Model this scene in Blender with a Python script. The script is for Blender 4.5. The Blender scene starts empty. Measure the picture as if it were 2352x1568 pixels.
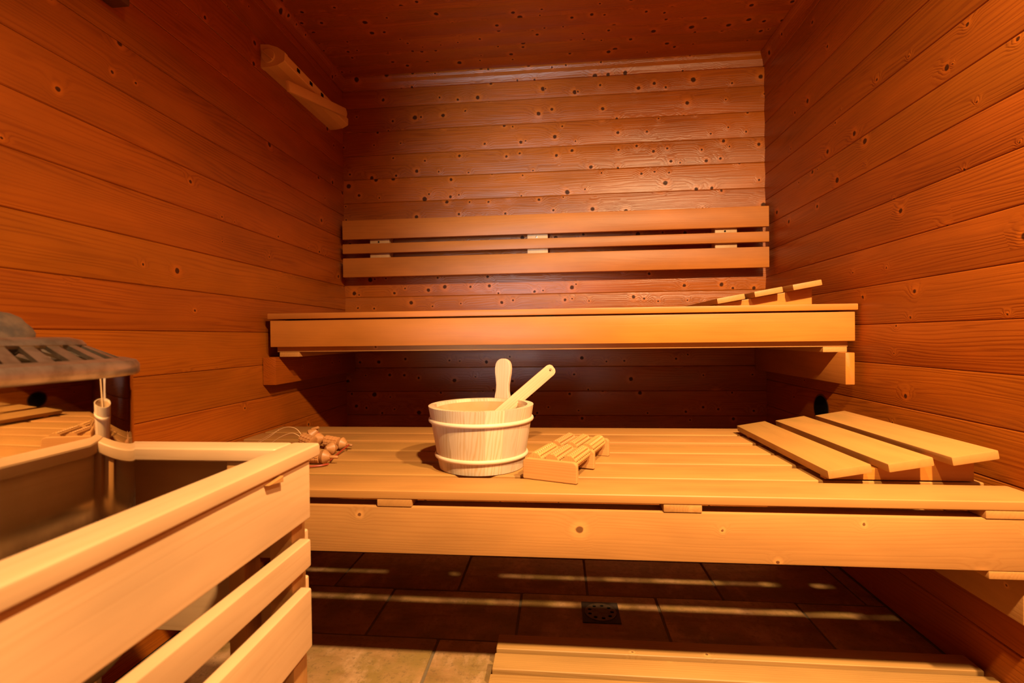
import bpy, bmesh, math, random
from mathutils import Vector, Matrix

random.seed(7)
scene = bpy.context.scene
COL = scene.collection
ZO = 0.786            # the camera stands 0.786 m above the floor; positions below are measured from the camera


def V(x, y, z):
    return Vector((x, y, z + ZO))


# ------------------------------------------------------------------ camera
cam_d = bpy.data.cameras.new('camera')
cam = bpy.data.objects.new('camera', cam_d)
COL.objects.link(cam)
cam_d.sensor_width = 36.0
cam_d.lens = 1130.0 / 2352.0 * 36.0
cam_d.clip_start = 0.01
R_ = Vector((0.99554743, 0.09347775, -0.01213335))
U_ = Vector((0.01122974, 0.01018652, 0.99988506))
F_ = Vector((-0.0935906, 0.99556926, -0.00909143))
cam.matrix_world = Matrix(((R_.x, U_.x, -F_.x, 0), (R_.y, U_.y, -F_.y, 0), (R_.z, U_.z, -F_.z, ZO), (0, 0, 0, 1)))
cam_d.dof.use_dof = True
cam_d.dof.focus_distance = 1.35
cam_d.dof.aperture_fstop = 4.5
scene.camera = cam

# ------------------------------------------------------------------ world, lamps, exposure
world = bpy.data.worlds.new('world')
scene.world = world
world.use_nodes = True
world.node_tree.nodes['Background'].inputs['Color'].default_value = (0.5, 0.6, 0.8, 1)
world.node_tree.nodes['Background'].inputs['Strength'].default_value = 0.004


def area(name, loc, target, size, power, color, shape='DISK', size_y=None, spread=180):
    d = bpy.data.lights.new(name, 'AREA')
    d.shape = shape
    d.size = size
    if size_y:
        d.size_y = size_y
    d.energy = power
    d.color = color
    d.spread = math.radians(spread)
    o = bpy.data.objects.new(name, d)
    COL.objects.link(o)
    o.location = loc
    o.rotation_euler = (target - loc).to_track_quat('-Z', 'Y').to_euler()
    return o


WARM = (1.0, 0.66, 0.33)
area('ceiling_light', V(0.74, 0.12, 1.08), V(0.76, 0.84, 0.43), 0.07, 29.0, WARM, spread=104)
area('ceiling_light', V(0.25, 0.12, 1.08), V(-0.03, 0.42, 0.17), 0.07, 22.0, WARM, spread=114)
# daylight falling in through the open doorway behind the camera
area('doorway_daylight', V(-0.36, -0.34, 0.45), V(-0.18, 2.3, 0.72), 0.22, 1.7, (0.80, 0.92, 1.0), 'RECTANGLE', 1.30, spread=28)

scene.view_settings.view_transform = 'Standard'
scene.view_settings.look = 'None'
scene.view_settings.exposure = 0.30
scene.view_settings.gamma = 1.0
scene.view_settings.use_curve_mapping = False


# ------------------------------------------------------------------ node helpers and materials
class NT:
    def __init__(self, name):
        self.m = bpy.data.materials.new(name)
        self.m.use_nodes = True
        self.t = self.m.node_tree
        self.b = self.t.nodes['Principled BSDF']

    def n(self, typ, **kw):
        nd = self.t.nodes.new(typ)
        for k, v in kw.items():
            setattr(nd, k, v)
        return nd

    def link(self, a, b):
        self.t.links.new(a, b)

    def put(self, sock, v):
        if hasattr(v, 'is_output'):
            self.link(v, sock)
        elif isinstance(v, tuple) and len(v) == 3 and sock.type == 'RGBA':
            sock.default_value = (*v, 1)
        else:
            sock.default_value = v

    def math(self, op, a, b=0.0, c=None, clamp=False):
        nd = self.n('ShaderNodeMath', operation=op, use_clamp=clamp)
        self.put(nd.inputs[0], a)
        self.put(nd.inputs[1], b)
        if c is not None:
            self.put(nd.inputs[2], c)
        return nd.outputs[0]

    def vm(self, op, a, b=(0, 0, 0)):
        nd = self.n('ShaderNodeVectorMath', operation=op)
        self.put(nd.inputs[0], a)
        self.put(nd.inputs[1], b)
        return nd.outputs[0]

    def noise(self, vec, scale=1.0, detail=3.0, rough=0.5):
        nd = self.n('ShaderNodeTexNoise')
        self.put(nd.inputs['Vector'], vec)
        nd.inputs['Scale'].default_value = scale
        nd.inputs['Detail'].default_value = detail
        nd.inputs['Roughness'].default_value = rough
        return nd.outputs['Fac']

    def mix(self, fac, a, b, blend='MIX'):
        nd = self.n('ShaderNodeMix', data_type='RGBA', blend_type=blend)
        self.put(nd.inputs[0], fac)
        self.put(nd.inputs[6], a)
        self.put(nd.inputs[7], b)
        return nd.outputs[2]

    def remap(self, v, a, b, c=0.0, d=1.0, smooth=True):
        nd = self.n('ShaderNodeMapRange', interpolation_type='SMOOTHSTEP' if smooth else 'LINEAR')
        for i, x in enumerate((v, a, b, c, d)):
            self.put(nd.inputs[i], x)
        return nd.outputs[0]


def wood(name, early, late, knot=None, knots=0.0, knot_r=(0.003, 0.010), ring=0.009, ring_amt=0.5, warp=5.0,
         vary=0.16, rough=0.5, coat=0.0, aniso=0.0, bump=0.25, spec=0.35, stain=None, cell=0.075, hue=0.0):
    """Wood whose grain runs along the board's own X axis; every board gets its own piece of the log."""
    T = NT(name)
    tc = T.n('ShaderNodeTexCoord').outputs['Object']
    rnd = T.n('ShaderNodeObjectInfo').outputs['Random']
    cmb = T.n('ShaderNodeCombineXYZ')
    T.put(cmb.inputs[0], T.math('MULTIPLY', rnd, 37.1))
    T.put(cmb.inputs[1], T.math('MULTIPLY', rnd, 91.7))
    T.put(cmb.inputs[2], T.math('MULTIPLY', rnd, 53.3))
    q = T.vm('ADD', tc, cmb.outputs[0])
    sep = T.n('ShaderNodeSeparateXYZ')
    T.link(q, sep.inputs[0])
    halo = mask = rim = None
    if knots > 0:
        vec = T.vm('MULTIPLY', q, (1 / cell, 1 / cell, 0))
        # a little wobble so that the knots are not perfect circles
        wob = T.n('ShaderNodeTexNoise')
        T.put(wob.inputs['Vector'], q)
        wob.inputs['Scale'].default_value = 60
        wv = T.vm('MULTIPLY', T.vm('SUBTRACT', wob.outputs['Color'], (0.5, 0.5, 0.5)), (0.09, 0.06, 0))
        vor = T.n('ShaderNodeTexVoronoi', voronoi_dimensions='2D')
        T.link(T.vm('ADD', vec, wv), vor.inputs['Vector'])
        vor.inputs['Scale'].default_value = 1.0
        sc = T.n('ShaderNodeSeparateColor')
        T.link(vor.outputs['Color'], sc.inputs[0])
        present = T.math('LESS_THAN', sc.outputs[1], knots)
        rr = T.math('MULTIPLY_ADD', T.math('POWER', sc.outputs[0], 2.0), knot_r[1] - knot_r[0], knot_r[0])
        dk = T.math('DIVIDE', T.math('MULTIPLY', vor.outputs['Distance'], cell), rr)   # 1 = edge of the knot
        mask = T.math('MULTIPLY', T.remap(dk, 1.05, 0.65), present)
        rim = T.math('MULTIPLY', T.remap(dk, 3.0, 1.0), present)
        halo = T.math('MULTIPLY', T.math('POWER', 2.718, T.math('MULTIPLY', T.math('POWER', dk, 2.0), -0.07)), present)
    n1 = T.noise(T.vm('MULTIPLY', q, (1.1, 8.0, 8.0)), 1.0, 2.0, 0.45)
    v = T.math('ADD', T.math('MULTIPLY', sep.outputs[1], 1 / ring), T.math('MULTIPLY', sep.outputs[2], 0.6 / ring))
    n2 = T.noise(T.vm('MULTIPLY', q, (0.9, 38.0, 38.0)), 1.0, 2.0, 0.6)
    v = T.math('ADD', v, T.math('ADD', T.math('MULTIPLY', n1, warp * 2), T.math('MULTIPLY', n2, 3.2)))
    if halo is not None:
        v = T.math('ADD', v, T.math('MULTIPLY', halo, 2.6))
    s = T.math('MULTIPLY_ADD', T.math('SINE', T.math('MULTIPLY', v, 6.2832)), 0.5, 0.5)
    s = T.math('POWER', s, 2.2)
    fib = T.noise(T.vm('MULTIPLY', q, (9.0, 320.0, 320.0)), 1.0, 2.0, 0.6)
    blot = T.noise(T.vm('MULTIPLY', q, (3.0, 9.0, 9.0)), 1.0, 3.0, 0.55)
    brk = T.remap(T.noise(T.vm('MULTIPLY', q, (2.2, 14.0, 14.0)), 1.0, 2.0), 0.35, 0.65)
    amt = T.math('MULTIPLY', s, T.math('MULTIPLY_ADD', brk, ring_amt * 0.8, ring_amt * 0.2))
    amt = T.math('ADD', amt, T.math('MULTIPLY', T.math('SUBTRACT', fib, 0.5), 0.35), clamp=True)
    col = T.mix(amt, early, late)
    if stain is not None:
        col = T.mix(T.math('MULTIPLY', T.remap(blot, 0.50, 0.74), stain[1]), col, stain[0])
    val = T.math('ADD', T.math('MULTIPLY', T.math('SUBTRACT', rnd, 0.5), vary * 2), 1.0)
    val = T.math('MULTIPLY', val, T.math('MULTIPLY_ADD', blot, 0.75, 0.63))
    hs = T.n('ShaderNodeHueSaturation')
    T.put(hs.inputs['Value'], val)
    T.put(hs.inputs['Hue'], T.math('MULTIPLY_ADD', T.math('SUBTRACT', T.math('FRACT', T.math('MULTIPLY', rnd, 17.3)), 0.5), hue, 0.5))
    T.link(col, hs.inputs['Color'])
    col = hs.outputs[0]
    if mask is not None:
        lite = tuple(min(1, c * 1.5) for c in early)
        col = T.mix(T.math('MULTIPLY', rim, 0.6), col, lite)
        col = T.mix(T.math('MULTIPLY', mask, 0.93), col, knot)
    T.link(col, T.b.inputs['Base Color'])
    T.b.inputs['Roughness'].default_value = rough
    T.b.inputs['Specular IOR Level'].default_value = spec
    if mask is not None:
        T.put(T.b.inputs['Specular IOR Level'], T.math('MULTIPLY', T.math('SUBTRACT', 1.0, T.math('MULTIPLY', mask, 0.85)), spec))
    if coat:
        T.b.inputs['Coat Weight'].default_value = coat
        T.b.inputs['Coat Roughness'].default_value = 0.3
    if aniso:
        T.b.inputs['Anisotropic'].default_value = aniso
        vt = T.n('ShaderNodeVectorTransform', vector_type='VECTOR', convert_from='OBJECT', convert_to='WORLD')
        vt.inputs[0].default_value = (1, 0, 0)
        T.link(vt.outputs[0], T.b.inputs['Tangent'])
    bp = T.n('ShaderNodeBump')
    bp.inputs['Strength'].default_value = bump
    bp.inputs['Distance'].default_value = 0.0012
    h = T.math('ADD', T.math('MULTIPLY', s, -0.5), T.math('MULTIPLY', fib, 0.7))
    h = T.math('ADD', h, T.math('MULTIPLY', n1, 6.0))
    if halo is not None:
        h = T.math('ADD', h, T.math('MULTIPLY', halo, 1.5))
    T.link(h, bp.inputs['Height'])
    T.link(bp.outputs[0], T.b.inputs['Normal'])
    return T.m


def plain(name, color, rough=0.5, metal=0.0, spec=0.5, noise_amt=0.0, noise_scale=30, color2=None, bump=0.0, coat=0.0):
    T = NT(name)
    T.b.inputs['Roughness'].default_value = rough
    T.b.inputs['Metallic'].default_value = metal
    T.b.inputs['Specular IOR Level'].default_value = spec
    if coat:
        T.b.inputs['Coat Weight'].default_value = coat
        T.b.inputs['Coat Roughness'].default_value = 0.08
    tc = T.n('ShaderNodeTexCoord').outputs['Object']
    nz = T.noise(tc, noise_scale, 4.0, 0.6)
    c2 = color2 if color2 else tuple(c * 0.8 for c in color)
    T.link(T.mix(T.math('MULTIPLY', T.remap(nz, 0.35, 0.7), noise_amt), color, c2), T.b.inputs['Base Color'])
    if bump:
        bp = T.n('ShaderNodeBump')
        bp.inputs['Strength'].default_value = bump
        bp.inputs['Distance'].default_value = 0.002
        T.link(nz, bp.inputs['Height'])
        T.link(bp.outputs[0], T.b.inputs['Normal'])
    return T.m


M_WALL = wood('varnished_pine', (0.345, 0.084, 0.0048), (0.200, 0.038, 0.0020), (0.045, 0.014, 0.006), 0.17, (0.0022, 0.0105),
              ring=0.011, ring_amt=0.60, warp=5.5, vary=0.06, rough=0.36, aniso=0.55, bump=0.30, spec=0.30, hue=0.006)
M_BACK = wood('knotty_varnished_pine', (0.355, 0.092, 0.0065), (0.215, 0.044, 0.0025), (0.035, 0.012, 0.006), 0.50, (0.0045, 0.0130),
              ring=0.011, ring_amt=0.58, warp=5.0, vary=0.06, rough=0.36, aniso=0.55, bump=0.34, spec=0.42, cell=0.075, hue=0.006)
M_BENCH = wood('abachi_bench_wood', (0.39, 0.183, 0.046), (0.30, 0.126, 0.026), ring=0.016, ring_amt=0.3, warp=3.0, vary=0.06,
               rough=0.5, bump=0.10, spec=0.35, stain=((0.23, 0.125, 0.030), 0.7), hue=0.008)
M_UPPER = wood('upper_bench_wood', (0.43, 0.150, 0.021), (0.35, 0.110, 0.013), ring=0.016, ring_amt=0.3, warp=3.0, vary=0.05,
               rough=0.46, bump=0.10, spec=0.4, aniso=0.5, hue=0.006)
M_RAIL = wood('pale_abachi_wood', (0.58, 0.355, 0.172), (0.49, 0.275, 0.112), ring=0.018, ring_amt=0.3, warp=3.0, vary=0.05,
              rough=0.5, bump=0.08, spec=0.35)
M_SPRUCE = wood('spruce_beam_wood', (0.42, 0.196, 0.053), (0.33, 0.132, 0.030), (0.13, 0.045, 0.014), 0.42, (0.0024, 0.009),
                ring=0.008, ring_amt=0.35, warp=4.0, vary=0.05, rough=0.5, bump=0.12, spec=0.35, cell=0.085)
M_DUCK = wood('duckboard_spruce', (0.39, 0.205, 0.058), (0.30, 0.135, 0.027), (0.15, 0.06, 0.02), 0.10, (0.003, 0.006),
              ring=0.007, ring_amt=0.5, warp=3.0, vary=0.06, rough=0.55, bump=0.2, spec=0.3)
M_STAVE = wood('bucket_pine', (0.62, 0.460, 0.290), (0.53, 0.330, 0.150), ring=0.008, ring_amt=0.85, warp=0.9, vary=0.14,
               rough=0.5, bump=0.06, spec=0.35, hue=0.022)
M_HOOP = wood('bucket_hoop_wood', (0.62, 0.460, 0.290), (0.56, 0.390, 0.220), ring=0.012, ring_amt=0.3, warp=1.0, vary=0.02,
              rough=0.45, bump=0.04, spec=0.4)
M_LADLE = wood('ladle_wood', (0.50, 0.330, 0.185), (0.43, 0.250, 0.105), ring=0.007, ring_amt=0.7, warp=0.8, vary=0.03,
               rough=0.5, bump=0.06, spec=0.3)
M_MASS = wood('roller_beech', (0.48, 0.235, 0.070), (0.36, 0.145, 0.030), ring=0.006, ring_amt=0.35, warp=1.5, vary=0.10,
              rough=0.5, bump=0.1, spec=0.35, hue=0.01)
M_BEAD = wood('bead_beech', (0.44, 0.195, 0.062), (0.34, 0.125, 0.030), ring=0.005, ring_amt=0.3, warp=1.2, vary=0.08,
              rough=0.45, bump=0.08, spec=0.4)
M_DARKW = plain('dark_fixture_wood', (0.10, 0.032, 0.010), 0.5, noise_amt=0.5, noise_scale=40)
M_CORD = plain('red_brown_cord', (0.32, 0.040, 0.012), 0.4, noise_amt=0.3)
M_TWINE = plain('pale_twine', (0.78, 0.50, 0.25), 0.7, noise_amt=0.2)
M_PLAST = plain('beige_plastic', (0.72, 0.470, 0.215), 0.42, noise_amt=0.08, noise_scale=80)
M_BLACK = plain('black_void', (0.004, 0.003, 0.003), 0.9, spec=0.1)
M_SCREW = plain('zinc_screw', (0.75, 0.75, 0.78), 0.25, 1.0)
M_LINER = plain('clear_lacquer_liner', (0.50, 0.320, 0.150), 0.12, spec=0.7, coat=0.7, noise_amt=0.35, noise_scale=14, color2=(0.42, 0.240, 0.090))
M_STONE = plain('sauna_stone', (0.085, 0.045, 0.022), 0.8, noise_amt=0.8, noise_scale=45, color2=(0.025, 0.015, 0.010), bump=0.8)
M_GRILLE = plain('heater_grille_steel', (0.52, 0.42, 0.32), 0.33, 0.9, noise_amt=0.6, noise_scale=35, color2=(0.22, 0.15, 0.09), bump=0.15)
M_DRAIN = plain('drain_iron', (0.055, 0.040, 0.028), 0.5, 0.4, noise_amt=0.6, noise_scale=60, color2=(0.03, 0.02, 0.012), bump=0.3)
M_GROUT = plain('grout', (0.15, 0.098, 0.045), 0.9, noise_amt=0.5, noise_scale=60, bump=0.4)


def steel_body():
    T = NT('heater_steel_with_soot_and_shade')
    T.b.inputs['Metallic'].default_value = 1.0
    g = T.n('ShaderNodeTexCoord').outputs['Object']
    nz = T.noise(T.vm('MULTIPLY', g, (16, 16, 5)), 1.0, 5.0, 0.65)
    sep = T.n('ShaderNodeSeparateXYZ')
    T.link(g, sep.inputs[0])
    low = T.remap(sep.outputs[2], 0.27, 0.19)          # brown film, plus the guard's shaded reflection painted in towards the foot
    soot_and_shade = T.math('ADD', T.math('MULTIPLY', low, 0.78), T.math('MULTIPLY', T.math('MULTIPLY', T.remap(nz, 0.40, 0.68), 0.22), T.math('MULTIPLY_ADD', low, 0.6, 0.4)), clamp=True)
    T.link(T.mix(soot_and_shade, (0.74, 0.66, 0.54), (0.13, 0.075, 0.035)), T.b.inputs['Base Color'])
    T.put(T.b.inputs['Roughness'], T.math('MULTIPLY_ADD', soot_and_shade, 0.35, 0.02))
    return T.m


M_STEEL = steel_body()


def tile_mat():
    T = NT('worn_stone_tile')
    g = T.n('ShaderNodeTexCoord').outputs['Object']
    rnd = T.n('ShaderNodeObjectInfo').outputs['Random']
    cmb = T.n('ShaderNodeCombineXYZ')
    T.put(cmb.inputs[0], T.math('MULTIPLY', rnd, 41.0))
    T.put(cmb.inputs[1], T.math('MULTIPLY', rnd, 23.0))
    q = T.vm('ADD', g, cmb.outputs[0])
    a = T.noise(q, 7.0, 5.0, 0.6)
    b = T.noise(T.vm('MULTIPLY', q, (5.0, 22.0, 20.0)), 1.0, 5.0, 0.6)
    c = T.noise(q, 90.0, 4.0, 0.7)
    e = T.noise(T.vm('MULTIPLY', q, (9.0, 5.0, 5.0)), 1.0, 6.0, 0.7)
    col = T.mix(T.remap(a, 0.38, 0.62), (0.36, 0.190, 0.072), (0.25, 0.150, 0.042))
    col = T.mix(T.math('MULTIPLY', T.remap(e, 0.48, 0.66), 0.75), col, (0.50, 0.285, 0.140))
    col = T.mix(T.math('MULTIPLY', T.remap(b, 0.50, 0.70), 0.6), col, (0.20, 0.095, 0.030))
    col = T.mix(T.math('MULTIPLY', T.remap(c, 0.52, 0.70), 0.55), col, (0.14, 0.085, 0.03))
    T.link(col, T.b.inputs['Base Color'])
    T.put(T.b.inputs['Roughness'], T.math('MULTIPLY_ADD', c, 0.4, 0.22))
    T.b.inputs['Specular IOR Level'].default_value = 0.45
    bp = T.n('ShaderNodeBump')
    bp.inputs['Strength'].default_value = 0.5
    bp.inputs['Distance'].default_value = 0.004
    T.link(T.math('ADD', T.math('MULTIPLY', b, 1.0), T.math('MULTIPLY', c, 0.25)), bp.inputs['Height'])
    T.link(bp.outputs[0], T.b.inputs['Normal'])
    return T.m


M_TILE = tile_mat()

# ------------------------------------------------------------------ object helpers
WM = {}          # world matrices of parents


def link(name, data, mat=None, parent=None, M=None, smooth=False):
    M = M or Matrix.Identity(4)
    o = bpy.data.objects.new(name, data)
    COL.objects.link(o)
    if data is not None and mat is not None and len(data.materials) == 0:
        data.materials.append(mat)
    if smooth and data is not None:
        for p in data.polygons:
            p.use_smooth = True
        data.set_sharp_from_angle(angle=math.radians(38))
    if parent is not None:
        o.parent = parent
        o.matrix_basis = WM[parent.name].inverted() @ M
    else:
        o.matrix_basis = M
    WM[o.name] = M
    return o


def tag(o, label, cat, group=None):
    o['label'] = label
    o['category'] = cat
    if group:
        o['group'] = group
    return o


def thing(name, label, cat, loc, group=None):
    o = link(name, None, None, None, Matrix.Translation(loc))
    o.empty_display_size = 0.05
    return tag(o, label, cat, group)


def structure(o):
    o['kind'] = 'structure'
    return o


CACHE = {}


def box_mesh(L, W, T, bev, mat, seg=2):
    key = ('box', round(L, 4), round(W, 4), round(T, 4), bev, mat.name, seg)
    if key in CACHE:
        return CACHE[key]
    bm = bmesh.new()
    bmesh.ops.create_cube(bm, size=1.0)
    for v in bm.verts:
        v.co = Vector((v.co.x * L, v.co.y * W, v.co.z * T))
    if bev:
        bmesh.ops.bevel(bm, geom=bm.edges[:], offset=bev, segments=seg, profile=0.6, affect='EDGES')
    me = bpy.data.meshes.new('board_mesh')
    bm.to_mesh(me)
    bm.free()
    me.materials.append(mat)
    if bev and seg > 1:
        for p in me.polygons:
            p.use_smooth = True
        if hasattr(me, 'set_sharp_from_angle'):
            me.set_sharp_from_angle(angle=math.radians(35))
    CACHE[key] = me
    return me


AX = {'x': Vector((1, 0, 0)), 'y': Vector((0, 1, 0)), 'z': Vector((0, 0, 1))}


def frame(X, Y, loc):
    X = X.normalized()
    Z = X.cross(Y).normalized()
    Y = Z.cross(X)
    M = Matrix((X, Y, Z)).transposed().to_4x4()
    M.translation = loc
    return M


def board(name, mat, parent, axis, x0, x1, y0, y1, z0, z1, bev=0.003, seg=2, wide=None, jit=0.0, flip=False):
    """A piece of timber filling a box, its grain along `axis`; local X = length, Y = width, Z = thickness."""
    size = {'x': x1 - x0, 'y': y1 - y0, 'z': z1 - z0}
    others = [a for a in 'xyz' if a != axis]
    if wide is None:
        wide = max(others, key=lambda a: size[a])
    thin = [a for a in others if a != wide][0]
    c = V((x0 + x1) / 2, (y0 + y1) / 2, (z0 + z1) / 2)
    X = AX[axis] * (-1 if flip else 1)
    M = frame(X, AX[wide], c)
    if jit:
        M = M @ Matrix.Rotation(random.uniform(-jit, jit), 4, 'Z')
    return link(name, box_mesh(size[axis], size[wide], size[thin], bev, mat, seg), mat, parent, M)


def panel_mesh(L, W, T, mat):
    """Tongue-and-groove cladding board: chamfered edges and a faintly crowned face (face = +Z)."""
    key = ('panel', round(L, 3), round(W, 4), T, mat.name)
    if key in CACHE:
        return CACHE[key]
    h = W / 2
    g = 0.0004
    prof = [(-h + g, -T), (-h + g, -0.0022), (-h + g + 0.0014, -0.0009)]
    n = 6
    for i in range(n + 1):
        t = -1 + 2 * i / n
        prof.append((t * (h - g - 0.0022), 0.0020 * (1 - t * t) - 0.0002))
    prof += [(h - g - 0.0014, -0.0009), (h - g, -0.0022), (h - g, -T)]
    vs, fs = [], []
    for x in (-L / 2, L / 2):
        vs += [(x, y, z) for y, z in prof]
    k = len(prof)
    for i in range(k - 1):
        fs.append((i, i + k, i + k + 1, i + 1))
    fs.append((k - 1, 2 * k - 1, k, 0))
    fs.append(tuple(range(k)))
    fs.append(tuple(range(2 * k - 1, k - 1, -1)))
    me = bpy.data.meshes.new('cladding_mesh')
    me.from_pydata(vs, [], fs)
    bm = bmesh.new()
    bm.from_mesh(me)
    bmesh.ops.recalc_face_normals(bm, faces=bm.faces[:])
    bm.to_mesh(me)
    bm.free()
    me.materials.append(mat)
    for p in me.polygons:
        p.use_smooth = len(p.vertices) == 4
    if hasattr(me, 'set_sharp_from_angle'):
        me.set_sharp_from_angle(angle=math.radians(20))
    CACHE[key] = me
    return me


def mesh_from(vs, fs, name='mesh', recalc=True):
    me = bpy.data.meshes.new(name)
    me.from_pydata(vs, [], fs)
    if recalc:
        bm = bmesh.new()
        bm.from_mesh(me)
        bmesh.ops.recalc_face_normals(bm, faces=bm.faces[:])
        bm.to_mesh(me)
        bm.free()
    return me


def lathe(prof, n=32, axis='Z', closed=False, rad=None):
    """Surface of revolution of (r, h) points about Z (or X); rad(theta, i) scales the radius."""
    vs, fs = [], []
    for i, (r, h) in enumerate(prof):
        for k in range(n):
            t = 2 * math.pi * k / n
            q = r * (rad(t, i) if rad else 1)
            p = (q * math.cos(t), q * math.sin(t), h)
            vs.append(p if axis == 'Z' else (p[2], p[0], p[1]))
    m = len(prof)
    for i in range(m if closed else m - 1):
        j = (i + 1) % m
        for k in range(n):
            k2 = (k + 1) % n
            fs.append((i * n + k, i * n + k2, j * n + k2, j * n + k))
    if not closed:
        fs.append(tuple(range(n - 1, -1, -1)))
        fs.append(tuple((m - 1) * n + k for k in range(n)))
    return mesh_from(vs, fs)


def tube(points, r, n=8, closed=False):
    pts = [Vector(p) for p in points]
    vs, fs = [], []
    up = Vector((0, 0, 1))
    for i, p in enumerate(pts):
        a = pts[(i - 1) % len(pts)] if (closed or i > 0) else p
        b = pts[(i + 1) % len(pts)] if (closed or i < len(pts) - 1) else p
        d = (b - a).normalized()
        s = d.cross(up)
        if s.length < 1e-4:
            s = d.cross(Vector((1, 0, 0)))
        s.normalize()
        t = d.cross(s)
        for k in range(n):
            w = 2 * math.pi * k / n
            vs.append(p + r * (math.cos(w) * s + math.sin(w) * t))
    m = len(pts)
    for i in range(m if closed else m - 1):
        j = (i + 1) % m
        for k in range(n):
            fs.append((i * n + k, i * n + (k + 1) % n, j * n + (k + 1) % n, j * n + k))
    if not closed:
        fs.append(tuple(range(n - 1, -1, -1)))
        fs.append(tuple((m - 1) * n + k for k in range(n)))
    return mesh_from([tuple(v) for v in vs], fs)


def spline(pts, n=6):
    out = []
    P = [Vector(p) for p in pts]
    P = [P[0]] + P + [P[-1]]
    for i in range(1, len(P) - 2):
        for k in range(n):
            t = k / n
            a, b, c, d = P[i - 1], P[i], P[i + 1], P[i + 2]
            out.append(0.5 * ((2 * b) + (c - a) * t + (2 * a - 5 * b + 4 * c - d) * t * t + (3 * b - 3 * c + d - a) * t ** 3))
    out.append(P[-2])
    return out


def extrude_outline(pts, T, bev=0.0):
    """Flat outline in local XY given thickness T along Z (centred), optionally bevelled."""
    bm = bmesh.new()
    vs = [bm.verts.new((x, y, -T / 2)) for x, y in pts]
    f = bm.faces.new(vs)
    ex = bmesh.ops.extrude_face_region(bm, geom=[f])
    for e in ex['geom']:
        if isinstance(e, bmesh.types.BMVert):
            e.co.z = T / 2
    bmesh.ops.recalc_face_normals(bm, faces=bm.faces[:])
    if bev:
        ed = [e for e in bm.edges if abs(e.verts[0].co.z - e.verts[1].co.z) < 1e-6]
        bmesh.ops.bevel(bm, geom=ed, offset=bev, segments=2, profile=0.6, affect='EDGES')
    me = bpy.data.meshes.new('outline_mesh')
    bm.to_mesh(me)
    bm.free()
    return me


# ------------------------------------------------------------------ the room
XL, XR, YB, YF = -1.029, 0.931, 2.308, -0.22
ZF, ZC = -0.786, 1.252
TH = 0.014


def slab(name, mat, x0, x1, y0, y1, z0, z1):
    c = V((x0 + x1) / 2, (y0 + y1) / 2, (z0 + z1) / 2)
    me = box_mesh(x1 - x0, y1 - y0, z1 - z0, 0, mat)
    return structure(link(name, me, mat, None, Matrix.Translation(c)))


wall_left = slab('wall_left', M_DARKW, XL - 0.06, XL - TH, YF - 0.05, YB + 0.06, ZF, ZC)
wall_right = slab('wall_right', M_DARKW, XR + TH, XR + 0.06, YF - 0.05, YB + 0.06, ZF, ZC)
wall_back = slab('wall_back', M_DARKW, XL - TH, XR + TH, YB + TH, YB + 0.06, ZF, ZC)
ceiling = slab('ceiling', M_DARKW, XL - 0.06, XR + 0.06, YF - 0.05, YB + 0.06, ZC + TH, ZC + 0.07)
floor = slab('floor', M_GROUT, XL - 0.06, XR + 0.06, YF - 0.8, YB + 0.06, ZF - 0.06, ZF - 0.003)


def clad(parent, mat, lines, lo, hi, make):
    """One cladding board between every two joints."""
    cuts = [lo] + [z for z in lines if lo + 0.015 < z < hi - 0.015] + [hi]
    for a, b in zip(cuts[:-1], cuts[1:]):
        make(parent, mat, a, b)


def mk_left(p, m, a, b):
    L = YB - YF
    link('board', panel_mesh(L, b - a, TH, m), m, p, frame(Vector((0, 1, 0)), Vector((0, 0, 1)), V(XL, (YB + YF) / 2, (a + b) / 2)))


def mk_right(p, m, a, b):
    L = YB - YF
    link('board', panel_mesh(L, b - a, TH, m), m, p, frame(Vector((0, -1, 0)), Vector((0, 0, 1)), V(XR, (YB + YF) / 2, (a + b) / 2)))


def mk_back(p, m, a, b):
    L = XR - XL
    link('board', panel_mesh(L, b - a, TH, m), m, p, frame(Vector((1, 0, 0)), Vector((0, 0, 1)), V((XL + XR) / 2, YB, (a + b) / 2)))


def mk_ceil(p, m, a, b):
    L = XR - XL
    link('board', panel_mesh(L, b - a, TH, m), m, p, frame(Vector((1, 0, 0)), Vector((0, -1, 0)), V((XL + XR) / 2, (a + b) / 2, ZC)))


clad(wall_left, M_WALL, [0.0265 + 0.1143 * k for k in range(-8, 12)], ZF, ZC, mk_left)
clad(wall_right, M_WALL, [0.025 + 0.1147 * k for k in range(-8, 12)], ZF, ZC, mk_right)
clad(wall_back, M_BACK, [0.2 + 0.1138 * k for k in range(-9, 10)], ZF, ZC, mk_back)
clad(ceiling, M_BACK, [2.292 - 0.0915 * k for k in range(0, 31)], YF, YB, mk_ceil)

# front wall with the doorway behind the camera
slab('wall_front', M_UPPER, XL - 0.06, -0.56, YF - 0.05, YF, ZF, ZC)
slab('wall_front', M_UPPER, 0.14, XR + 0.06, YF - 0.05, YF, ZF, ZC)
slab('wall_front', M_UPPER, -0.56, 0.14, YF - 0.05, YF, 1.14, ZC)


def trim(name, M, L):
    """Cove moulding: two flat legs and a hollow between them; local X = length, Y up, Z out from the wall."""
    prof = [(0, 0), (0.058, 0), (0.058, 0.026), (0.050, 0.026), (0.040, 0.022), (0.028, 0.014), (0.012, 0.010), (0.0, 0.008)]
    vs = [(x, y - 0.058, z) for x in (-L / 2, L / 2) for y, z in prof]
    k = len(prof)
    fs = [(i, (i + 1) % k, k + (i + 1) % k, k + i) for i in range(k)] + [tuple(range(k)), tuple(range(2 * k - 1, k - 1, -1))]
    return structure(link(name, mesh_from(vs, fs), M_BACK, None, M))


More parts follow.
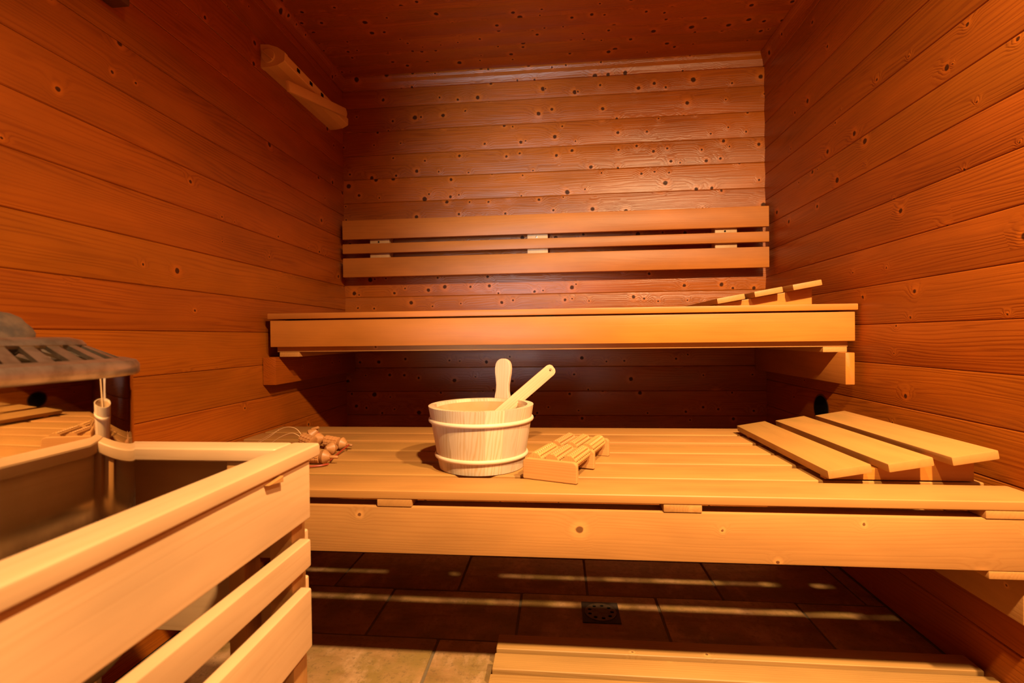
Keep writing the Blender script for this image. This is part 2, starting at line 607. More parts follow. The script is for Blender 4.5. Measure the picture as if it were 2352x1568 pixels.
trim('trim_1', frame(Vector((1, 0, 0)), Vector((0, 0, 1)), V((XL + XR) / 2, YB, ZC)), XR - XL)
trim('trim_2', frame(Vector((0, 1, 0)), Vector((0, 0, 1)), V(XL, (YB + YF) / 2, ZC)), YB - YF)
trim('trim_3', frame(Vector((0, -1, 0)), Vector((0, 0, 1)), V(XR, (YB + YF) / 2, ZC)), YB - YF)

# floor tiles in running bond
TW, TD = 0.400, 0.245
row = 0
y = 1.257 - 7 * TD
while y < YB:
    r = round((y - 1.257) / TD)
    off = -0.52 if r % 2 == 0 else -0.32
    x = off - 3 * TW
    while x < XR:
        x0, x1 = max(x, XL) + 0.003, min(x + TW, XR) - 0.003
        y0, y1 = y + 0.003, min(y + TD, YB) - 0.003
        if x1 - x0 > 0.03 and y1 - y0 > 0.03:
            o = board('tile', M_TILE, floor, 'x', x0, x1, y0, y1, ZF - 0.012, ZF + random.uniform(-0.0015, 0.0012), 0.005, 2, wide='y')
            o.rotation_euler.rotate_axis('X', random.uniform(-0.004, 0.004))
        x += TW
    y += TD

# ------------------------------------------------------------------ upper bench
ub = thing('upper_bench', 'upper orange sauna bench with wide fascia board running from wall to wall', 'bench', V(-0.03, 1.95, ZF))
UX0, UX1 = -1.002, 0.926
for i in range(5):
    y0 = 1.612 + i * 0.138
    board('top_board', M_UPPER, ub, 'x', UX0 + random.uniform(0, 0.006), UX1 - random.uniform(0, 0.006), y0, y0 + 0.126, 0.071, 0.091, 0.003)
board('fascia', M_UPPER, ub, 'x', -0.994, 0.918, 1.620, 1.642, -0.025, 0.066, 0.0025)
board('front_beam', M_SPRUCE, ub, 'x', -0.982, 0.908, 1.642, 1.680, -0.043, 0.052, 0.002)
board('rear_beam', M_SPRUCE, ub, 'x', -0.982, 0.908, 2.240, 2.280, -0.043, 0.052, 0.002)
for xa in (-0.974, -0.08, 0.834):
    board('batten', M_SPRUCE, ub, 'y', xa, xa + 0.07, 1.682, 2.29, 0.0525, 0.0705, 0.002)
for xa in (-0.974, 0.834):
    board('plate', M_SPRUCE, ub, 'y', xa, xa + 0.072, 1.642, 2.30, -0.060, -0.0435, 0.002)
board('bracket', M_WALL, ub, 'y', XL + 0.003, XL + 0.050, 1.625, 2.30, -0.157, -0.0605, 0.002)
board('bracket', M_UPPER, ub, 'y', 0.878, 0.905, 1.600, 2.30, -0.159, -0.0605, 0.002)
board('bracket_packer', M_WALL, ub, 'y', 0.905, XR - 0.002, 1.70, 2.30, -0.150, -0.0655, 0.002)

# ------------------------------------------------------------------ backrest on the back wall
br = thing('backrest_rack', 'three-slat wooden backrest fixed along the back wall above upper bench', 'backrest', V(-0.03, 2.24, 0.286))
for z0, z1 in ((0.464, 0.553), (0.398, 0.443), (0.288, 0.377)):
    board('slat', M_UPPER, br, 'x', -1.000, 0.912, 2.222, 2.242, z0, z1, 0.003)
for x0 in (-0.875, -0.135, 0.692):
    u = board('upright', M_RAIL, br, 'z', x0, x0 + 0.093, 2.243, 2.300, 0.30, 0.54, 0.002)
    s = lathe([(0.0, 0.0), (0.0042, 0.0), (0.0042, 0.0015), (0.0, 0.003)], 12)
    link('screw', s, M_SCREW if x0 == -0.135 else M_BLACK, u, frame(Vector((1, 0, 0)), Vector((0, 0, 1)), V(x0 + 0.042, 2.2432, 0.453)), True)

# ------------------------------------------------------------------ lower bench
lb = thing('lower_bench', 'lower slatted sauna bench with knotty front beam and open gaps', 'bench', V(-0.03, 1.37, ZF))
BT = -0.320
edges = [(1.004, 1.108), (1.131, 1.232), (1.252, 1.353), (1.373, 1.476), (1.496, 1.600), (1.620, 1.732)]
ends = [(-1.018, 0.922), (-1.02, 0.898), (-1.015, 0.905), (-1.02, 0.90), (-1.016, 0.907), (-1.02, 0.90)]
for i, ((y0, y1), (x0, x1)) in enumerate(zip(edges, ends)):
    dz = (0, -0.0015, 0.0005, -0.001, 0.001, 0)[i]
    board('top_board', M_BENCH, lb, 'x', x0, x1, y0, y1, BT - 0.0185, BT + dz, 0.004, 3, jit=0.0012)
board('front_beam', M_SPRUCE, lb, 'x', -1.02, 0.925, 1.006, 1.052, -0.4535, -0.3545, 0.003)
board('rear_beam', M_SPRUCE, lb, 'x', -1.02, 0.925, 1.660, 1.705, -0.4535, -0.3545, 0.003)
for xa in (-0.98, -0.385, 0.206, 0.800):
    board('batten', M_SPRUCE, lb, 'y', xa, xa + 0.075, 1.0045, 1.725, -0.354, -0.3388, 0.002)
for xa, xb in ((XL + 0.003, XL + 0.10), (0.806, XR - 0.003)):
    board('plate', M_SPRUCE, lb, 'y', xa, xb, 1.006, 1.72, -0.469, -0.454, 0.002)
board('ledger', M_SPRUCE, lb, 'y', XL + 0.003, XL + 0.045, 1.03, 1.72, -0.568, -0.4695, 0.002)
board('ledger', M_SPRUCE, lb, 'y', 0.886, XR - 0.003, 1.03, 1.72, -0.568, -0.4695, 0.002)

# ------------------------------------------------------------------ duckboard on the floor
dk = thing('duckboard', 'slatted wooden duckboard lying on the floor in front of lower bench', 'duckboard', V(0.38, 0.9, ZF))
for i in range(11):
    y1 = 1.214 - i * 0.0725
    x0 = -0.157 + random.uniform(-0.003, 0.002)
    board('slat', M_DUCK, dk, 'x', x0, (0.918, 0.922)[i % 2], y1 - 0.057, y1, -0.763, -0.741, 0.004, 3)
for xa in (-0.115, 0.36, 0.82):
    board('runner', M_DUCK, dk, 'y', xa, xa + 0.045, 0.44, 1.20, ZF + 0.002, -0.7632, 0.002)


# ------------------------------------------------------------------ wedge headrests
def headrest(name, label, ox, oy, oz, length, group):
    """ox, oy, oz: the low front corner of the wedge; it rises towards +x and runs back along +y."""
    t = thing(name, label, 'headrest', V(ox + 0.15, oy + length / 2, oz), group)
    tilt = math.atan2(0.052, 0.300)
    for yy in (oy, oy + length - 0.105):
        pts = [(0, 0), (0.300, 0), (0.300, 0.0585), (0, 0.0085)]
        me = extrude_outline(pts, 0.022, 0.0015)
        link('side_wedge', me, M_UPPER, t, frame(Vector((1, 0, 0)), Vector((0, 0, 1)), V(ox, yy + 0.011, oz)))  # redder wood colour carries the orange bounce light on the wedges
    for k, (a, da) in enumerate(((-0.0115, 0.006), (0.1035, 0.0), (0.2165, -0.002))):
        a += da * 0.3
        cx = a + 0.044
        cz = 0.0085 + (cx) * (0.05 / 0.300) + 0.0102
        M = frame(Vector((0, 1, 0)), Vector((-math.cos(tilt), 0, -math.sin(tilt))), V(ox + cx, oy - 0.042 + length / 2 + (0.012, 0.0, -0.014)[k], oz + cz + 0.0005))
        link('slat', box_mesh(length, 0.089, 0.0185, 0.003, M_BENCH), M_BENCH, t, M)
    return t


headrest('wedge_headrest', 'slatted wooden wedge headrest on the lower bench by the right wall', 0.577, 1.130, BT + 0.0013, 0.535, 'wedge headrests')
headrest('wedge_headrest', 'slatted wooden wedge headrest on the upper bench, right end', 0.530, 1.700, 0.0915, 0.52, 'wedge headrests')

# ------------------------------------------------------------------ heater and its stones
HX, HY = -0.775, 0.440


def rr_loop(off, n=18):
    """Rounded-rectangle outline of the heater, moved inward by `off`."""
    hx, hy, r = 0.205 - off, 0.286 - off, 0.170 - off
    pts = []
    for cx_, cy_, a0 in ((hx - r, hy - r, 0), (-hx + r, hy - r, 90), (-hx + r, -hy + r, 180), (hx - r, -hy + r, 270)):
        for k in range(n + 1):
            a = math.radians(a0 + 90.0 * k / n)
            pts.append((cx_ + r * math.cos(a), cy_ + r * math.sin(a)))
    return pts


def rr_solid(prof, closed=False):
    """Sweep (inward offset, height) points round the heater's outline."""
    vs, fs = [], []
    for off, h in prof:
        vs += [(x, yy, h) for x, yy in rr_loop(off)]
    n = len(rr_loop(0))
    m = len(prof)
    for i in range(m if closed else m - 1):
        j = (i + 1) % m
        for k in range(n):
            k2 = (k + 1) % n
            fs.append((i * n + k, i * n + k2, j * n + k2, j * n + k))
    if not closed:
        fs.append(tuple(range(n - 1, -1, -1)))
        fs.append(tuple((m - 1) * n + k for k in range(n)))
    return mesh_from(vs, fs)


ht = thing('sauna_heater', 'rounded steel sauna heater with slotted top rim behind wooden guard', 'heater', V(HX, HY, ZF))
Mh = Matrix.Translation(V(HX, HY, -0.44))
prof = [(0.050, 0.0), (0.018, 0.010), (0.008, 0.030), (0.008, 0.396), (0.014, 0.400), (0.018, 0.396), (0.018, 0.30), (0.05, 0.30)]
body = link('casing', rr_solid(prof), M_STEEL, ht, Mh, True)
for sx_, sy_ in ((-1, -1), (-1, 1), (1, -1), (1, 1)):
    link('foot', lathe([(0.012, 0), (0.02, 0.0), (0.016, 0.02), (0.014, 0.344)], 16), M_GRILLE, ht,
         Matrix.Translation(V(HX + 0.12 * sx_, HY + 0.18 * sy_, ZF + 0.002)), True)
# slotted rim: outer lip, inner ring and the bars between the slots
Mr = Matrix.Translation(V(HX, HY, -0.045))
rim = [(0.012, -0.001), (0.002, -0.001), (0.0, 0.002), (0.0, 0.013), (0.004, 0.019), (0.016, 0.0225), (0.026, 0.0225), (0.026, 0.018), (0.012, 0.014)]
link('rim', rr_solid(rim, True), M_GRILLE, ht, Mr, True)
inner = [(0.070, 0.037), (0.062, 0.038), (0.059, 0.042), (0.064, 0.048), (0.078, 0.052), (0.084, 0.048), (0.078, 0.040)]
link('inner_ring', rr_solid(inner, True), M_GRILLE, ht, Mr, True)
vs, fs = [], []


def along(off, t):
    P = rr_loop(off, 40)
    ln = [0]
    for a, b in zip(P, P[1:] + P[:1]):
        ln.append(ln[-1] + math.hypot(b[0] - a[0], b[1] - a[1]))
    d = (t % 1.0) * ln[-1]
    for i in range(len(P)):
        if ln[i + 1] >= d:
            f = (d - ln[i]) / max(1e-9, ln[i + 1] - ln[i])
            a, b = P[i], P[(i + 1) % len(P)]
            return (a[0] + (b[0] - a[0]) * f, a[1] + (b[1] - a[1]) * f)
    return P[0]


NS = 42
for k in range(NS):
    b = len(vs)
    for (off, t, z) in ((0.063, (k + 0.12) / NS, 0.0420), (0.022, k / NS, 0.0220)):
        for s_ in (-1, 1):
            p = along(off, t + s_ * 0.25 / NS)
            for dz in (0.0, -0.006):
                vs.append((p[0], p[1], z + dz))
    fs += [(b, b + 2, b + 6, b + 4), (b + 1, b + 5, b + 7, b + 3), (b, b + 4, b + 5, b + 1), (b + 2, b + 3, b + 7, b + 6)]
link('slotted_grille', mesh_from(vs, fs), M_GRILLE, ht, Mr)


def stone_mesh(seed, r):
    rr = random.Random(seed)
    bm = bmesh.new()
    bmesh.ops.create_icosphere(bm, subdivisions=3, radius=1)
    dirs = [(Vector((rr.uniform(-1, 1), rr.uniform(-1, 1), rr.uniform(-1, 1))).normalized(), rr.uniform(0.70, 0.92)) for _ in range(9)]
    for v in bm.verts:
        n = v.co.normalized()
        k = 1.0
        for d, c in dirs:
            q = n.dot(d)
            if q > c:
                k = min(k, c / q)
        v.co = n * k * r
        v.co.z *= 0.72
        v.co.x *= 1.15
    me = bpy.data.meshes.new('stone_mesh')
    bm.to_mesh(me)
    bm.free()
    return me


spots = [(0.075, 0.105, 0.043, 0.012), (0.010, 0.055, 0.044, 0.016), (0.070, -0.005, 0.040, 0.006), (0.0, 0.155, 0.040, 0.0),
         (0.010, -0.095, 0.044, 0.008), (-0.075, 0.020, 0.044, 0.004), (-0.060, 0.115, 0.040, 0.0), (0.088, -0.118, 0.036, 0.0)]
for i, (sx, sy, r, dz) in enumerate(spots):
    o = link('heater_stone', stone_mesh(i + 3, r * 0.92), M_STONE, None,
             Matrix.Translation(V(HX + sx, HY + sy, 0.0 + dz)) @ Matrix.Rotation(i * 1.3, 4, 'Z'), False)
    for p in o.data.polygons:
        p.use_smooth = True
    if i == 0:
        tag(o, 'dark stone showing largest on the heater at the left picture edge', 'stone', 'stones on the heater')
    else:
        tag(o, 'dark rounded stone in the heap on the heater, behind its slotted rim', 'stone', 'stones on the heater')

# ------------------------------------------------------------------ heater guard
hg = thing('heater_guard', 'pale wooden guard rail fence around the sauna heater', 'guard rail', V(-0.6, 0.4, ZF))
FX = -0.406
RT = -0.173


def mitred_rail():
    """Top rail: side run along y and back run along x, each its own piece, butted at the corner."""
    board('top_rail', M_RAIL, hg, 'y', FX - 0.042, FX + 0.006, -0.20, 0.792, RT - 0.022, RT, 0.006, 3)
    board('top_rail', M_RAIL, hg, 'x', XL + 0.01, FX - 0.0425, 0.740, 0.792, RT - 0.022, RT, 0.006, 3)


mitred_rail()
for z0, z1 in ((-0.291, -0.1965), (-0.370, -0.325), (-0.502, -0.405)):
    board('side_board', M_RAIL, hg, 'y', FX - 0.020, FX, -0.20, 0.767, z0, z1, 0.004, 3)
    board('back_board', M_RAIL, hg, 'x', XL + 0.02, -0.432, 0.788, 0.808, z0, z1, 0.004, 3)
board('post', M_SPRUCE, hg, 'z', FX - 0.058, FX - 0.0205, 0.745, 0.787, ZF + 0.001, -0.1955, 0.002)
board('post', M_SPRUCE, hg, 'z', -0.535, -0.507, 0.745, 0.787, ZF + 0.001, -0.1955, 0.002)
board('post', M_SPRUCE, hg, 'z', -0.98, -0.95, 0.745, 0.787, ZF + 0.001, -0.1955, 0.002)
board('post', M_SPRUCE, hg, 'z', FX - 0.058, FX - 0.0205, -0.18, -0.14, ZF + 0.001, -0.1955, 0.002)
# wedge shim between the rail and the board below it
me = extrude_outline([(0, 0.002), (0.036, 0.006), (0.036, -0.003)], 0.012, 0.001)
link('shim', me, M_SPRUCE, hg, frame(Vector((0, 1, 0)), Vector((0, 0, 1)), V(FX + 0.002, 0.640, -0.2025)))

# ------------------------------------------------------------------ bucket and ladle
BX, BY = -0.195, 1.225
bk = thing('sauna_bucket', 'pale pine sauna bucket with two wooden hoops and upright handle', 'bucket', V(BX, BY, BT))
NST = 17
R0, R1, HB, TK = 0.106, 0.1315, 0.152, 0.015


def stave_mesh(w0, w1, H, inner=False):
    """Curved stave: local X up the bucket, Y around it, Z outward, origin on the bucket's axis at half height."""
    vs, fs = [], []
    na, nh = 6, 5
    for (dr, s_) in ((0, 1), (-TK, -1)):
        for i in range(nh):
            t = i / (nh - 1)
            r = R0 + (R1 - R0) * t * (H / HB) + dr
            if i in (0, nh - 1) and dr == 0:
                pass
            for k in range(na):
                a = -w0 + (2 * w0) * k / (na - 1)
                vs.append((t * H - H / 2, r * math.sin(a), r * math.cos(a)))
    def idx(s, i, k):
        return s * na * nh + i * na + k
    for i in range(nh - 1):
        for k in range(na - 1):
            fs.append((idx(0, i, k), idx(0, i, k + 1), idx(0, i + 1, k + 1), idx(0, i + 1, k)))
            fs.append((idx(1, i, k), idx(1, i + 1, k), idx(1, i + 1, k + 1), idx(1, i, k + 1)))
        for k in (0, na - 1):
            fs.append((idx(0, i, k), idx(0, i + 1, k), idx(1, i + 1, k), idx(1, i, k)))
    for i in (0, nh - 1):
        for k in range(na - 1):
            fs.append((idx(0, i, k), idx(1, i, k), idx(1, i, k + 1), idx(0, i, k + 1)))
    me = mesh_from(vs, fs)
    for p in me.polygons:
        p.use_smooth = True
    me.set_sharp_from_angle(angle=math.radians(40))
    me.materials.append(M_STAVE)
    return me


ear_a = math.atan2(0.12, 0.042)
half = math.pi / NST * 0.994
stv = stave_mesh(half, half, HB)
for k in range(NST):
    a = ear_a + 2 * math.pi * k / NST
    Z = Vector((math.cos(a), math.sin(a), 0))
    link('stave', stv, M_STAVE, bk, frame(Vector((0, 0, 1)), Vector((-math.sin(a), math.cos(a), 0)), V(BX, BY, BT + HB / 2)))
for h in (0.032, 0.118):
    r = R0 + (R1 - R0) * h / HB
    ring = [(r + 0.0012 + 0.0048 * math.cos(t), 0.0052 * math.sin(t)) for t in [2 * math.pi * i / 10 for i in range(10)]]
    link('hoop', lathe(ring, 64, closed=True), M_HOOP, bk, Matrix.Translation(V(BX, BY, BT + h)), True)
ri = TK + 0.0004
lin = [(0.0, 0.020), (R0 + 0.0035 - ri, 0.020), (R1 - 0.0012 - ri, HB - 0.008), (R1 - 0.0014 - ri - 0.0016, HB - 0.0075), (R0 + 0.002 - ri, 0.022), (0.0, 0.022)]
link('liner', lathe(lin, 64), M_LINER, bk, Matrix.Translation(V(BX, BY, BT)), True)
# upright handle growing out of the back stave
hp = []
prof = [(0.0, 0.0225), (0.010, 0.0215), (0.022, 0.0190), (0.038, 0.0185), (0.054, 0.0205), (0.070, 0.0232), (0.084, 0.0240), (0.096, 0.0222), (0.104, 0.0180), (0.109, 0.0115), (0.111, 0.005)]
for x, w in prof:
    hp.append((x, w))
for x, w in reversed(prof):
    hp.append((x, -w))
me = extrude_outline(hp, 0.014, 0.003)
ea = Vector((math.cos(ear_a), math.sin(ear_a), 0))
rr = R1 - TK / 2
base = V(BX, BY, BT + HB - 0.002) + ea * rr
tiltv = (Vector((0, 0, 1)) + ea * 0.10).normalized()
link('handle', me, M_STAVE, bk, frame(tiltv, Vector((-math.sin(ear_a), math.cos(ear_a), 0)), base))

ld = thing('ladle', 'pale wooden ladle with holed handle leaning in the sauna bucket', 'ladle', V(-0.205, 1.17, -0.255))
A = V(-0.228, 1.196, -0.258)
B = V(-0.016, 1.405, -0.089)
ax = (B - A).normalized()
LL = (B - A).length
hp = [(0.0, 0.013), (LL * 0.35, 0.0155), (LL * 0.8, 0.0165), (LL - 0.014, 0.0165), (LL - 0.005, 0.0135), (LL, 0.007)]
out = hp + [(x, -w) for x, w in reversed(hp)]
bm = bmesh.new()
# outline with a real hang hole near the tip
outer = [bm.verts.new((x, y, 0)) for x, y in out]
oe = [bm.edges.new((outer[i], outer[(i + 1) % len(outer)])) for i in range(len(outer))]
hole = [bm.verts.new((LL - 0.016 + 0.003 * math.cos(t), 0.003 * math.sin(t), 0)) for t in [2 * math.pi * i / 12 for i in range(12)]]
he = [bm.edges.new((hole[i], hole[(i + 1) % 12])) for i in range(12)]
bmesh.ops.triangle_fill(bm, edges=oe + he, use_beauty=True)
ex = bmesh.ops.extrude_face_region(bm, geom=bm.faces[:])
for e in ex['geom']:
    if isinstance(e, bmesh.types.BMVert):
        e.co.z += 0.013
for v in bm.verts:
    v.co.z -= 0.0065
bmesh.ops.recalc_face_normals(bm, faces=bm.faces[:])
rim_e = [e for e in bm.edges if len(e.link_faces) == 2 and e.calc_face_angle() > 1.2]
bmesh.ops.bevel(bm, geom=rim_e, offset=0.0022, segments=2, affect='EDGES', clamp_overlap=True)
me = bpy.data.meshes.new('ladle_handle')
bm.to_mesh(me)
bm.free()
wy = ax.cross(F_).normalized()
link('handle', me, M_LADLE, ld, frame(ax, wy, A))
bowl = [(0.0, -0.022), (0.022, -0.020), (0.034, -0.010), (0.037, 0.010), (0.034, 0.010), (0.031, -0.008), (0.020, -0.016), (0.0, -0.017)]
link('bowl', lathe(bowl, 32), M_LADLE, ld, Matrix.Translation(V(-0.232, 1.188, -0.270)), True)

# ------------------------------------------------------------------ foot massage roller board
th = math.atan2(-0.043, 0.118)
Xd = Vector((math.cos(th), math.sin(th), 0))
Yd = Vector((-math.sin(th), math.cos(th), 0))
FO = V(-0.021, 1.090, BT + 0.001)
fm = thing('foot_massage_roller', 'wooden foot massage board with six knobbly rollers beside the bucket', 'foot roller', FO + Yd * 0.13)
W2, HL = 0.0635, 0.272
pts = []
for (cx_, cy_, a0) in ((W2 - 0.010, 0.036, 0), (-W2 + 0.010, 0.036, 90)):
    for k in range(6):
        a = math.radians(a0 + k * 18)
        pts.append((cx_ + 0.010 * math.cos(a), cy_ + 0.010 * math.sin(a)))
pts += [(-W2, 0.002), (-W2 + 0.002, 0.0), (W2 - 0.002, 0.0), (W2, 0.002)]
for d in (0.0, 0.133, HL):
    me = extrude_outline(pts, 0.013, 0.002)
    link('end_board', me, M_MASS, fm, frame(Xd, Vector((0, 0, 1)), FO + Yd * d))


def roller_mesh(L, R):
    """Cylinder carved into staggered knobs by ring grooves and lengthwise grooves; local X = axis."""
    vs, fs = [], []
    nx, na = 50, 50
    for i in range(nx + 1):
        x = -L / 2 + L * i / nx
        for k in range(na):
            a = 2 * math.pi * k / na
            g1 = abs(math.sin(math.pi * i / 5.0 + (math.pi / 2 if (k // 5) % 2 else 0)))
            g2 = abs(math.sin(math.pi * k / 5.0))
            r = R - 0.0040 * (1 - g1 ** 0.35) - 0.0040 * (1 - g2 ** 0.35)
            if i < 2 or i > nx - 2:
                r = R - 0.002
            vs.append((x, r * math.cos(a), r * math.sin(a)))
    for i in range(nx):
        for k in range(na):
            fs.append((i * na + k, i * na + (k + 1) % na, (i + 1) * na + (k + 1) % na, (i + 1) * na + k))
    fs.append(tuple(range(na)))
    fs.append(tuple(nx * na + k for k in range(na)))
    return mesh_from(vs, fs)


rm = roller_mesh(0.116, 0.0178)
for row_d in (0.0665, 0.2025):
    for cx_ in (-0.0405, 0.0, 0.0405):
        ce = FO + Yd * row_d + Xd * cx_ + Vector((0, 0, 0.040))
        M = frame(Yd, Vector((0, 0, 1)), ce) @ Matrix.Rotation(random.uniform(0, 1), 4, 'X')
        link('roller', rm, M_MASS, fm, M, True)

# ------------------------------------------------------------------ roped bead massager by the guard corner
bmg = thing('rope_bead_massager', 'wooden bead back massager on red cord lying behind the guard rail corner', 'massager', V(-0.66, 1.33, BT))


def grooved_mesh(L, R):
    vs, fs = [], []
    nx, na = 32, 60
    for i in range(nx + 1):
        x = -L / 2 + L * i / nx
        for k in range(na):
            a = 2 * math.pi * k / na
            g1 = 1.0 if (i % 8) not in (0,) else 0.45
            g2 = 1.0 if (k % 6) not in (0,) else 0.35
            r = R - 0.0032 * (1 - g1 * g2)
            if i in (0, nx):
                r = R - 0.003
            vs.append((x, r * math.cos(a), r * math.sin(a)))
    for i in range(nx):
        for k in range(na):
            fs.append((i * na + k, i * na + (k + 1) % na, (i + 1) * na + (k + 1) % na, (i + 1) * na + k))
    fs.append(tuple(range(na)))
    fs.append(tuple(nx * na + k for k in range(na)))
    return mesh_from(vs, fs)


GR = grooved_mesh(0.042, 0.0165)
DC = lathe([(0.005, -0.018), (0.0165, -0.003), (0.018, 0.0), (0.0165, 0.003), (0.005, 0.018)], 32, 'X')
CN = lathe([(0.0135, -0.011), (0.0185, -0.001), (0.018, 0.001), (0.0065, 0.014)], 32, 'X')
PG = lathe([(0.0042, -0.010), (0.0042, 0.010), (0.0034, 0.0112)], 16, 'X')


def bead(name, me, c, d, parent=bmg):
    X = Vector(d).normalized()
    return link(name, me, M_BEAD, parent, frame(X, Vector((0.13, 0.2, 1)), V(c[0], c[1], c[2] + 0.0025)), True)


# rear roller: double cone, grooved barrel, cone and peg strung on one axle
ax1 = Vector((0.95, -0.10, -0.13))
c0 = Vector((-0.661, 1.378, -0.302))
bead('grooved_barrel', GR, c0, ax1)
bead('cone_bead', CN, c0 + ax1 * 0.0345, ax1)
bead('peg', PG, c0 + ax1 * 0.056, ax1)
bead('double_cone_bead', DC, c0 - ax1 * 0.040 + Vector((0, -0.006, 0.004)), (1, -0.25, 0.20))
# upper roller, lying across it
bead('double_cone_bead', DC, (-0.717, 1.372, -0.279), (0.62, 0.1, 0.55))
bead('peg', PG, (-0.7085, 1.372, -0.262), (0.9, 0.0, 0.25))
bead('grooved_barrel', GR, (-0.712, 1.336, -0.289), (0.9, -0.3, -0.2))
# front roller
ax2 = Vector((0.99, 0.02, -0.03))
c1 = Vector((-0.634, 1.212, -0.3035))
bead('grooved_barrel', GR, c1, ax2)
bead('cone_bead', CN, c1 + ax2 * 0.0335, ax2)
bead('peg', PG, c1 + ax2 * 0.057, ax2)
bead('double_cone_bead', DC, (-0.628, 1.305, -0.3035), (0.5, 0.8, -0.1))
cords = [[(-0.606, 1.37, -0.306), (-0.602, 1.30, -0.311), (-0.598, 1.235, -0.3165)],
         [(-0.585, 1.198, -0.3165), (-0.60, 1.180, -0.3165), (-0.64, 1.165, -0.3165)],
         [(-0.706, 1.374, -0.268), (-0.694, 1.379, -0.282), (-0.684, 1.383, -0.290)]]
for c in cords:
    link('cord', tube([V(*p) for p in spline(c)], 0.0024, 8), M_CORD, bmg, None, True)
tw = [[(-0.722, 1.335, -0.285), (-0.765, 1.372, -0.262), (-0.815, 1.40, -0.262), (-0.87, 1.42, -0.285), (-0.935, 1.45, -0.317)],
      [(-0.722, 1.337, -0.287), (-0.770, 1.362, -0.272), (-0.822, 1.38, -0.288), (-0.87, 1.40, -0.317)],
      [(-0.722, 1.335, -0.290), (-0.76, 1.36, -0.305), (-0.80, 1.385, -0.317), (-0.90, 1.43, -0.318)],
      [(-0.838, 1.40, -0.270), (-0.875, 1.41, -0.294), (-0.925, 1.43, -0.318)]]
for c in tw:
    link('twine', tube([V(*p) for p in spline(c)], 0.0011, 6), M_TWINE, bmg, None, True)

# ------------------------------------------------------------------ beige plastic unit on the left wall
wu = thing('wall_holder', 'long beige plastic holder with dial end and drooping arm on left wall', 'wall holder', V(XL, 1.9, 0.957))
pr = [(XL + 0.001, 1.034), (-0.997, 1.031), (-0.968, 1.021), (-0.944, 1.005), (-0.942, 1.002), (-0.943, 0.977), (-0.945, 0.973), (-0.969, 0.962), (-1.001, 0.957), (XL + 0.001, 0.957)]
Y0, Y1 = 1.665, 2.160
vs = [tuple(V(x, yy, z)) for yy in (Y0, Y1) for x, z in pr]
k = len(pr)
fs = [(i, (i + 1) % k, k + (i + 1) % k, k + i) for i in range(k)] + [tuple(range(k)), tuple(range(2 * k - 1, k - 1, -1))]
hb = link('housing', mesh_from(vs, fs), M_PLAST, wu)


def cap(ya, yb, grow):
    cx_, cz_ = -0.99, 0.995
    q = [(XL + 0.001 if x < XL + 0.002 else cx_ + (x - cx_) * grow, cz_ + (z - cz_) * grow) for x, z in pr]
    vs = [tuple(V(x, yy, z)) for yy in (ya, yb) for x, z in q]
    return link('end_cap', mesh_from(vs, fs), M_PLAST, wu)


cap(Y0 - 0.020, Y0 - 0.0005, 1.06)
cap(Y1 + 0.0005, Y1 + 0.014, 1.0)
dial = lathe([(0.0245, 0.0), (0.0245, 0.004), (0.023, 0.0055), (0.0, 0.0055)], 40)
dl = link('dial', dial, M_PLAST, wu, frame(Vector((1, 0, 0)), Vector((0, 0, 1)), V(-0.998, Y0 - 0.0205, 0.993)), False)
link('dial_grip', box_mesh(0.047, 0.004, 0.008, 0.0012, M_PLAST), M_PLAST, dl,
     frame(Vector((0.75, 0, -0.66)), Vector((0.66, 0, 0.75)), V(-0.998, Y0 - 0.029, 0.993)))
for yy in (1.742, 1.835, 1.925):
    me = box_mesh(0.020, 0.013, 0.004, 0.001, M_BLACK)
    link('slot', me, M_BLACK, wu, frame(Vector((0, 1, 0)), Vector((0, 0, 1)), V(-0.9428, yy, 0.990)))
# arm hinged at the far end, drooping towards the room
a0, a1 = V(-0.934, 1.650, 0.888), V(-0.934, 2.125, 1.008)
dd = a1 - a0
M = frame(dd, Vector((0, 0, 1)), (a0 + a1) / 2)
arm = link('arm', box_mesh(dd.length, 0.036, 0.014, 0.004, M_PLAST), M_PLAST, wu, M)
link('hinge', lathe([(0.0, -0.010), (0.013, -0.010), (0.013, 0.010), (0.0, 0.010)], 24, 'X'), M_PLAST, wu,
     frame(Vector((1, 0, 0)), Vector((0, 1, 0)), V(-0.938, 2.118, 1.006)), True)

# ------------------------------------------------------------------ small wooden fixture at the top of the left wall
fx = thing('wall_fixture', 'small dark wooden fixture with a ring on upper left wall', 'wall fixture', V(XL + 0.02, 1.01, 0.775))
link('block', box_mesh(0.14, 0.11, 0.045, 0.004, M_DARKW), M_DARKW, fx, frame(Vector((0, 0, 1)), Vector((0, 1, 0)), V(XL + 0.0235, 1.010, 0.848)))
rg = [(0.013 + 0.003 * math.cos(t), 0.003 * math.sin(t)) for t in [2 * math.pi * i / 8 for i in range(8)]]
link('ring', lathe(rg, 28, closed=True), M_BLACK, fx, frame(Vector((0, 1, 0)), Vector((0, 0, 1)), V(XL + 0.048, 1.046, 0.802)), True)

# ------------------------------------------------------------------ vent hole in the right wall
vt = thing('wall_vent', 'round dark air vent in the right wall behind the lower headrest', 'vent', V(XR, 1.845, -0.268))
Mv = frame(Vector((0, -1, 0)), Vector((0, 0, 1)), V(XR, 1.845, -0.268))
link('opening_disc', lathe([(0.0, 0.0025), (0.046, 0.0025), (0.046, 0.0), (0.0, 0.0)], 40), M_BLACK, vt, Mv, False)  # flat black disc, its colour standing in for the shade inside the hole
link('collar', lathe([(0.0462, 0.0), (0.050, 0.0), (0.052, 0.002), (0.046, 0.002)], 40, closed=True), M_DARKW, vt, Mv, True)

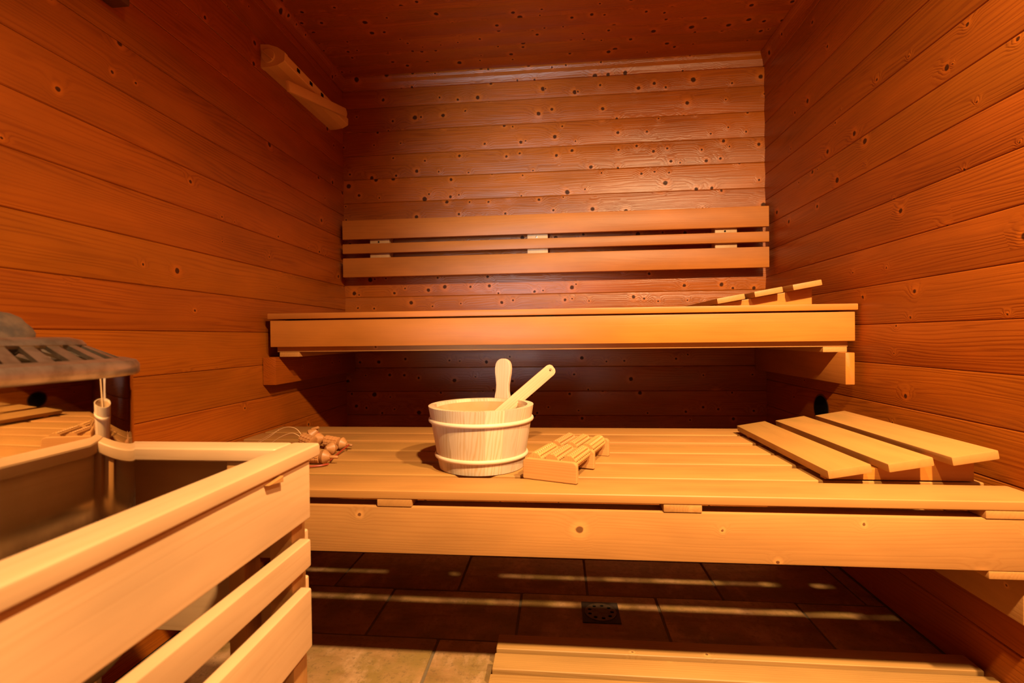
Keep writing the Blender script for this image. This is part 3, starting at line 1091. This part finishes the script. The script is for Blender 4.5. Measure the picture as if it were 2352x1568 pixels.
# ------------------------------------------------------------------ floor drain
dr = thing('floor_drain', 'square iron floor drain with round holed grate under the lower bench', 'drain', V(0.111, 1.405, ZF))
bm = bmesh.new()
S = 0.052
sq = [bm.verts.new(p) for p in ((-S, -S, 0), (S, -S, 0), (S, S, 0), (-S, S, 0))]
e1 = [bm.edges.new((sq[i], sq[(i + 1) % 4])) for i in range(4)]
ci = [bm.verts.new((0.045 * math.cos(2 * math.pi * i / 40), 0.045 * math.sin(2 * math.pi * i / 40), 0)) for i in range(40)]
e2 = [bm.edges.new((ci[i], ci[(i + 1) % 40])) for i in range(40)]
bmesh.ops.triangle_fill(bm, edges=e1 + e2, use_beauty=True)
me = bpy.data.meshes.new('drain_frame')
bm.to_mesh(me)
bm.free()
Md = Matrix.Translation(V(0.111, 1.405, ZF + 0.0035))
o = link('frame', me, M_DRAIN, dr, Md)
o.modifiers.new('thick', 'SOLIDIFY').thickness = 0.003
bm = bmesh.new()
ci = [bm.verts.new((0.0445 * math.cos(2 * math.pi * i / 40), 0.0445 * math.sin(2 * math.pi * i / 40), 0)) for i in range(40)]
ed = [bm.edges.new((ci[i], ci[(i + 1) % 40])) for i in range(40)]
for h in range(9):
    a = 2 * math.pi * h / 9
    hv = [bm.verts.new((0.032 * math.cos(a) + 0.0056 * math.cos(t), 0.032 * math.sin(a) + 0.0056 * math.sin(t), 0)) for t in [2 * math.pi * i / 12 for i in range(12)]]
    ed += [bm.edges.new((hv[i], hv[(i + 1) % 12])) for i in range(12)]
bmesh.ops.triangle_fill(bm, edges=ed, use_beauty=True)
me = bpy.data.meshes.new('drain_grate')
bm.to_mesh(me)
bm.free()
M_GRATE = plain('drain_grate_steel', (0.17, 0.12, 0.07), 0.45, 0.5, noise_amt=0.6, noise_scale=60, color2=(0.07, 0.045, 0.02), bump=0.3)
o = link('grate', me, M_GRATE, dr, Matrix.Translation(V(0.111, 1.405, ZF + 0.0045)))
o.modifiers.new('thick', 'SOLIDIFY').thickness = 0.002
link('pit', lathe([(0.0, 0.0), (0.044, 0.0), (0.044, 0.0006), (0.0, 0.0006)], 32), M_BLACK, dr, Matrix.Translation(V(0.111, 1.405, ZF + 0.0013)))
